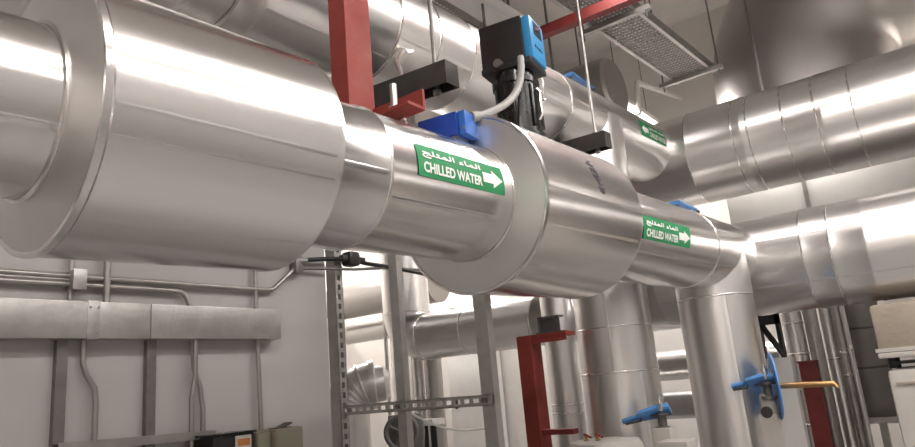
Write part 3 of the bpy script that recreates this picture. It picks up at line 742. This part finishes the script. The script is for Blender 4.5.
def tray(label, x0, x1, y0, y1, z, rods, rungs=.055, tilt=0.0):
    tt = thing('cable_tray', label, 'cable tray', ((x0 + x1) / 2, (y0 + y1) / 2, z))
    sx = lambda y: tilt * (y - y0)
    for x, s in ((x0, 1), (x1, -1)):
        bm = new(); extrude(bm, [(0, 0), (s * .03, 0), (s * .03, .004), (s * .004, .004), (s * .004, .085), (s * .02, .085), (s * .02, .09), (0, .09)], (x, y0, z), (tilt, 1, 0), (y1 - y0), (1, 0, 0), (0, 0, 1)); obj('side_rail', bm, 'galv', tt)
    bm = new(); y = y0 + .03
    while y < y1:
        span(bm, (x0 + sx(y), y, z), (x1 + sx(y), y + rungs * .42, z + .008)); y += rungs
    k = 12
    for i in range(1, k):
        xx = x0 + (x1 - x0) * i / k
        extrude(bm, [(-.008, .001), (.008, .001), (.008, .007), (-.008, .007)], (xx, y0, z), (tilt, 1, 0), y1 - y0, (1, 0, 0), (0, 0, 1))
    bed = obj('tray_bed', bm, 'galv_d', tt)
    for yy in rods:
        bm = new(); extrude(bm, upro(.045, .045, .004), (x0 - .12 + sx(yy), yy, z - .045), (1, 0, 0), x1 - x0 + .24, (0, 1, 0), (0, 0, 1)); obj('support_channel', bm, 'galv', tt)
        for x in (x0 - .08, x1 + .08):
            bm = new(); tube(bm, [(x + sx(yy), yy, z - .1), (x + sx(yy), yy, ZC)], .009, 8); obj('rod', bm, 'galv_d', tt)
    return tt
tray('perforated galvanised cable tray running back toward the big grey duct', -2.27, -1.84, 3.6, 7.1, 4.6, (5.25, 6.95), tilt=.06)
tray('second perforated cable tray high in the dark above the actuator', -3.95, -3.55, 3.2, 7.4, 5.3, (4.2, 6.0))
bm = new(); extrude(bm, upro(.2, .12, .004), (-2.76, 3.0, 4.60), (0.04, 1, 0), 2.0, (1, 0, 0), (0, 0, 1))
tag(obj('cable_trunking', bm, 'lamp'), 'pale cable trunking running toward the top of the black actuator', 'trunking')
bm = new()
for y in (3.3, 4.7): tube(bm, [(-2.74, y, 4.65), (-2.74, y, ZC)], .01, 8)
tag(obj('hanger_rod', bm, 'galv_d'), 'thin steel rods carrying the pale cable trunking', 'rod')
for i, y in enumerate((3.4, 5.0, 6.2)):  # dark beams added to stand in for the shade of the unlit ceiling
    bm = new(); extrude(bm, [(-.1, 0), (.1, 0), (.1, .015), (.01, .015), (.01, .245), (.1, .245), (.1, .26), (-.1, .26), (-.1, .245), (-.01, .245), (-.01, .015), (-.1, .015)], (X0, y, ZC - .26), (1, 0, 0), X1 - X0, (0, 1, 0), (0, 0, 1))
    tag(obj('roof_beam', bm, 'dark'), ['dark steel roof beam nearest the actuator', 'dark steel roof beam over the red channel beam', 'dark steel roof beam in front of the big grey duct'][i], 'beam', 'roof beams')
bm = new(); span(bm, (-5.5, 2.9, 5.55), (-4.5, 9.5, 6.1), .01)  # dark duct shape, likewise added to darken the ceiling zone
tag(obj('air_duct', bm, 'galv_d'), 'dark rectangular air duct under the roof beams behind the upper pipe', 'duct')
# conduit drop by the back wall
bm = new()
pts = [Vector((-2.72, 7.65, 4.62))] + bend((-2.72, 7.65, 4.7), (-2.72, 7.75, 5.08), (-2.72, 8.7, 5.22), .08, 5) + [Vector((-2.72, 9.6, 5.42))]
tube(bm, pts, .035, 12); tag(obj('conduit', bm, 'wall2'), 'cream painted conduit bending down at the cream back wall below the cable tray', 'conduit')

# ------------------------------------------------------------------ left wall services
wx = WX
t = thing('wall_trunking', 'galvanised steel cable trunking fixed along the left wall', 'trunking', (wx + .05, 1.2, 1.91))
ys = [-3.18, -1.1, 1.325, 1.57, 2.27]
for a, c in zip(ys, ys[1:]):
    bm = new(); span(bm, (wx, a, 1.915), (wx + .085, c - .002, 2.065), .004); obj('trunking_length', bm, 'galv', t)
bm = new(); span(bm, (wx + .0, 1.30, 1.912), (wx + .088, 1.35, 2.068), .003); obj('coupler', bm, 'galv', t)
bm = new()
for y in (1.31, 1.34):
    for z in (1.94, 2.04): rev(bm, (wx + .087, y, z), (1, 0, 0), [(0, .005), (.004, .005)], 8)
obj('screw', bm, 'band', t)
def conduit(label, pts, r=.012, mtl='cond', name='conduit', group=None):
    bm = new(); tube(bm, pts, r, 12); return tag(obj(name, bm, mtl), label, 'conduit', group)
cx = wx + .03
conduit('upper straight steel conduit running along the left wall to the cable clamp', [(cx, -3.19, 2.178), (cx, 2.15, 2.172)] + bend((cx, 2.17, 2.172), (cx, 2.26, 2.175), (cx, 2.42, 2.31), .05, 4) + [(cx, 2.44, 2.325)], .012)
conduit('lower steel conduit on the left wall that bends down into the trunking', [(cx, -3.19, 2.135), (cx, 1.55, 2.14)] + bend((cx, 1.6, 2.14), (cx, 1.755, 2.138), (cx + .01, 1.79, 2.06), .05, 5) + [(cx + .01, 1.79, 2.05)], .012)
conduit('middle thin conduit between the two wall conduits', [(cx, -3.19, 2.155), (cx, 1.27, 2.157)], .008)
t = thing('conduit_box', 'small square galvanised conduit box on the left wall above the trunking', 'junction box', (cx, 1.27, 2.11))
bm = new(); span(bm, (wx + .005, 1.245, 2.115), (wx + .075, 1.295, 2.195), .004); obj('body', bm, 'galv', t)
bm = new(); span(bm, (wx + .075, 1.243, 2.113), (wx + .079, 1.297, 2.197), .002); obj('lid', bm, 'galv', t)
conduit('short riser conduit through the small square conduit box', [(cx, 1.255, 2.06), (cx, 1.255, 2.9)], .011)
conduit('short riser conduit just right of the small conduit box', [(cx + .01, 1.395, 2.06), (cx + .01, 1.395, 2.9)], .014)
conduit('vertical conduit rising at the right end of the wall trunking', [(cx, 2.155, 2.06), (cx, 2.155, 2.5)], .011)
conduit('vertical conduit dropping from the right end of the trunking to the olive boxes', [(cx, 2.16, 1.92), (cx, 2.175, 1.45)], .011)
pts = [(cx, 1.315, 1.92), (cx, 1.315, 1.82), (cx, 1.33, 1.775), (cx, 1.365, 1.72), (cx, 1.372, 1.66), (cx, 1.372, 1.0)]
conduit('offset bent conduit below the trunking right of the first wall channel', pts, .011)
pts = [(cx, 1.80, 1.92), (cx, 1.81, 1.78), (cx, 1.84, 1.70), (cx, 1.855, 1.60), (cx, 1.855, 1.0)]
conduit('conduit pair below the trunking, the right one with the bend', pts, .011)
pts = [(cx + .025, 1.80, 1.92), (cx + .025, 1.80, 1.75), (cx + .02, 1.785, 1.65), (cx + .02, 1.79, 1.0)]
conduit('conduit pair below the trunking, the left one beside the bent conduit', pts, .011)
t = thing('wall_frame', 'grey steel channel frame on the left wall under the trunking', 'frame', (cx, 1.4, 1.0))
for y in (1.235, 1.605):
    bm = new(); extrude(bm, upro(.042, .03, .004), (wx + .032, y, .9), (0, 0, 1), 1.02, (0, 1, 0), (-1, 0, 0)); obj('upright', bm, 'galv_d', t)
bm = new(); extrude(bm, upro(.035, .04, .004), (wx + .07, 1.22, 1.505), (0, 1, -.03), .68, (0, 0, 1), (-1, 0, 0)); obj('rail', bm, 'cond', t)
# devices at the bottom of the wall
t = thing('switch_box', 'small black control device with an orange and white front low on the left wall', 'control box', (wx + .1, 1.95, 1.2))
bm = new(); span(bm, (wx, 1.815, 1.2), (wx + .17, 2.03, 1.482), .008); obj('body', bm, 'black', t)
bm = new(); span(bm, (wx + .17, 1.925, 1.2), (wx + .176, 2.01, 1.47), .003); fp = obj('front_plate', bm, 'paper', t)
bm = new(); span(bm, (wx + .176, 1.935, 1.425), (wx + .178, 2.0, 1.455)); span(bm, (wx + .176, 1.97, 1.38), (wx + .178, 2.0, 1.395)); obj('print', bm, 'orange', fp)
bm = new(); span(bm, (wx, 1.79, 1.478), (wx + .18, 2.035, 1.487)); obj('hood', bm, 'blackg', t)
t = thing('switch_enclosure', 'olive grey switch enclosure low on the left wall beside the black control device', 'enclosure', (wx + .1, 2.15, 1.2))
bm = new(); span(bm, (wx, 2.05, 1.2), (wx + .16, 2.13, 1.472), .006); obj('body', bm, 'olive', t)
bm = new(); span(bm, (wx + .16, 2.055, 1.21), (wx + .165, 2.125, 1.465), .003); obj('lid', bm, 'olive', t)
t = thing('switch_enclosure', 'pale olive switch enclosure low on the left wall at the end of the row', 'enclosure', (wx + .1, 2.25, 1.2))
bm = new(); span(bm, (wx, 2.14, 1.2), (wx + .19, 2.30, 1.478), .006); obj('body', bm, 'beige', t)
bm = new(); span(bm, (wx + .19, 2.145, 1.21), (wx + .195, 2.295, 1.472), .003); obj('lid', bm, 'olive', t)
bm = new(); box(bm, (wx + .14, 2.205, 1.484), (.06, .10, .006), Matrix.Rotation(rad(18), 3, 'X')); box(bm, (wx + .14, 2.20, 1.4805), (.06, .09, .004)); tag(obj('tool', bm, 'dark'), 'small dark flat tool lying on the pale olive enclosure', 'tool')
t = thing('cable_clamp', 'dark cable clamp at the corner of the left wall', 'clamp', (wx + .04, 2.42, 2.28))
bm = new(); span(bm, (wx, 2.40, 2.275), (wx + .06, 2.45, 2.37), .006); obj('clamp_body', bm, 'galv_d', t)
bm = new(); tube(bm, [(wx + .03, 2.38, 2.345), (wx + .07, 2.47, 2.345)], .012, 10); obj('bolt', bm, 'galv', t)
bm = new(); span(bm, (wx + .005, 2.78, 2.345), (wx + .09, 2.87, 2.435), .025); span(bm, (wx + .03, 2.74, 2.372), (wx + .07, 2.93, 2.408), .01)
tag(obj('cable_joint', bm, 'black'), 'black lump shaped cable joint hanging in the gap beyond the wall corner', 'cable joint')
conduit('upper black cable running from the clamp past the strut into the gap', [(cx, 2.44, 2.35), (cx + .02, 2.6, 2.37), (cx + .02, 2.8, 2.39), (cx + .02, 2.95, 2.375), (cx + .02, 3.2, 2.37), (cx - .05, 3.6, 2.37)], .013, 'black', 'cable')
conduit('lower grey cable running from the clamp past the strut into the gap', [(cx, 2.44, 2.305), (cx + .02, 2.6, 2.315), (cx + .02, 2.85, 2.33), (cx + .02, 3.1, 2.36), (cx - .05, 3.6, 2.40)], .009, 'galv_d', 'cable')

# ------------------------------------------------------------------ luminaires
LAMP = 58.0
M['tube'].cycles.emission_sampling = 'NONE'
def batten(label, c, d, ln, power=1.0, foot=None):
    tt = thing('ceiling_light', label, 'light', c, 'fluorescent battens')
    c = Vector(c); d = Vector(d).normalized(); s = d.cross(Vector((0, 0, 1)))
    rot_ = Matrix((d, s, Vector((0, 0, 1)))).transposed()
    bm = new(); box(bm, c + Vector((0, 0, .05)), (ln, .20, .06), rot_, .004); obj('housing', bm, 'lamp', tt)
    bm = new()
    for k in (-.05, .05): rev(bm, c - d * (ln / 2 - .04) + s * k, d, [(0, .024), (ln - .08, .024)], 14)
    obj('tube', bm, 'tube', tt)
    la = bpy.data.lights.new('lamp', 'AREA'); la.shape = 'RECTANGLE'; la.size = ln - .06; la.size_y = .15
    la.energy = LAMP * power * ln / 2.4; la.color = (1.0, .93, .895)
    lo = bpy.data.objects.new('lamp', la); COL.objects.link(lo); lo.parent = tt
    lo.matrix_local = Matrix.Translation((0, 0, -.03)) @ rot_.to_4x4()
    bm = new()
    for k in (-1, 1): tube(bm, [c + d * k * ln * .35 + Vector((0, .06, .05)), c + d * k * ln * .35 + Vector((0, .18, foot - c.z))] if foot else [c + d * k * ln * .35 + Vector((0, 0, .08)), (c.x + d.x * k * ln * .35, c.y + d.y * k * ln * .35, ZC)], .006, 6)
    obj('rod', bm, 'galv_d', tt)
batten('twin fluorescent batten above the walkway near the camera', (.55, .1, 4.6), (0, 1, 0), 2.4)
batten('twin fluorescent batten above the walkway further in', (.55, 2.9, 4.6), (0, 1, 0), 2.4)
batten('twin fluorescent batten over the left of the header pipes', (.7, 4.3, 4.75), (1, 0, 0), 2.4)
batten('twin fluorescent batten above the drop legs', (-1.3, 4.3, 4.75), (1, 0, 0), 1.3)
batten('twin fluorescent batten over the right of the header pipes', (3.0, 4.3, 4.75), (1, 0, 0), 2.2)
batten('twin fluorescent batten glowing behind the upper pipe near the back wall', (-2.86, 7.9, 4.72), (0, 1, 0), 1.3, 3.0)
batten('twin fluorescent batten in the space beyond the left wall', (-7.6, 6.6, 4.6), (0, 1, 0), 2.4)
batten('twin fluorescent batten deep beyond the left wall', (-7.2, 7.6, 4.4), (1, 0, 0), 2.2)
batten('twin fluorescent batten behind the upper right header', (-1.1, 6.92, 4.0), (1, 0, 0), 1.2, 1.0, 3.55)
batten('twin fluorescent batten near the back wall beyond the strut frame', (-7.0, 8.9, 4.6), (1, 0, 0), 2.4)  # unseen lamp, added to lift the white wall past the left partition
batten('twin fluorescent batten near the back wall behind the big grey duct', (1.6, 9.3, 4.2), (1, 0, 0), 2.4, 1.5)
batten('twin fluorescent batten of the outer row beside the camera', (2.5, .1, 4.6), (0, 1, 0), 2.4, .6)  # outer row is added: second streak on the pipe, brighter right side
batten('twin fluorescent batten of the outer row further in', (2.5, 2.7, 4.6), (0, 1, 0), 1.8, .6)  # second lamp of the added outer row, out of view
batten('twin fluorescent batten behind the camera', (1.8, -1.8, 4.6), (1, 0, 0), 2.4)  # out of view, set here to brighten rear wall and ceiling for reflections

# ------------------------------------------------------------------ world and colour management
w = bpy.data.worlds.new('world'); SC.world = w; w.use_nodes = True
w.node_tree.nodes['Background'].inputs[0].default_value = (.5, .48, .45, 1); w.node_tree.nodes['Background'].inputs[1].default_value = .2
SC.view_settings.view_transform = 'Standard'; SC.view_settings.look = 'None'
SC.view_settings.gamma = 1; SC.view_settings.use_curve_mapping = False
SC.view_settings.exposure = -0.1
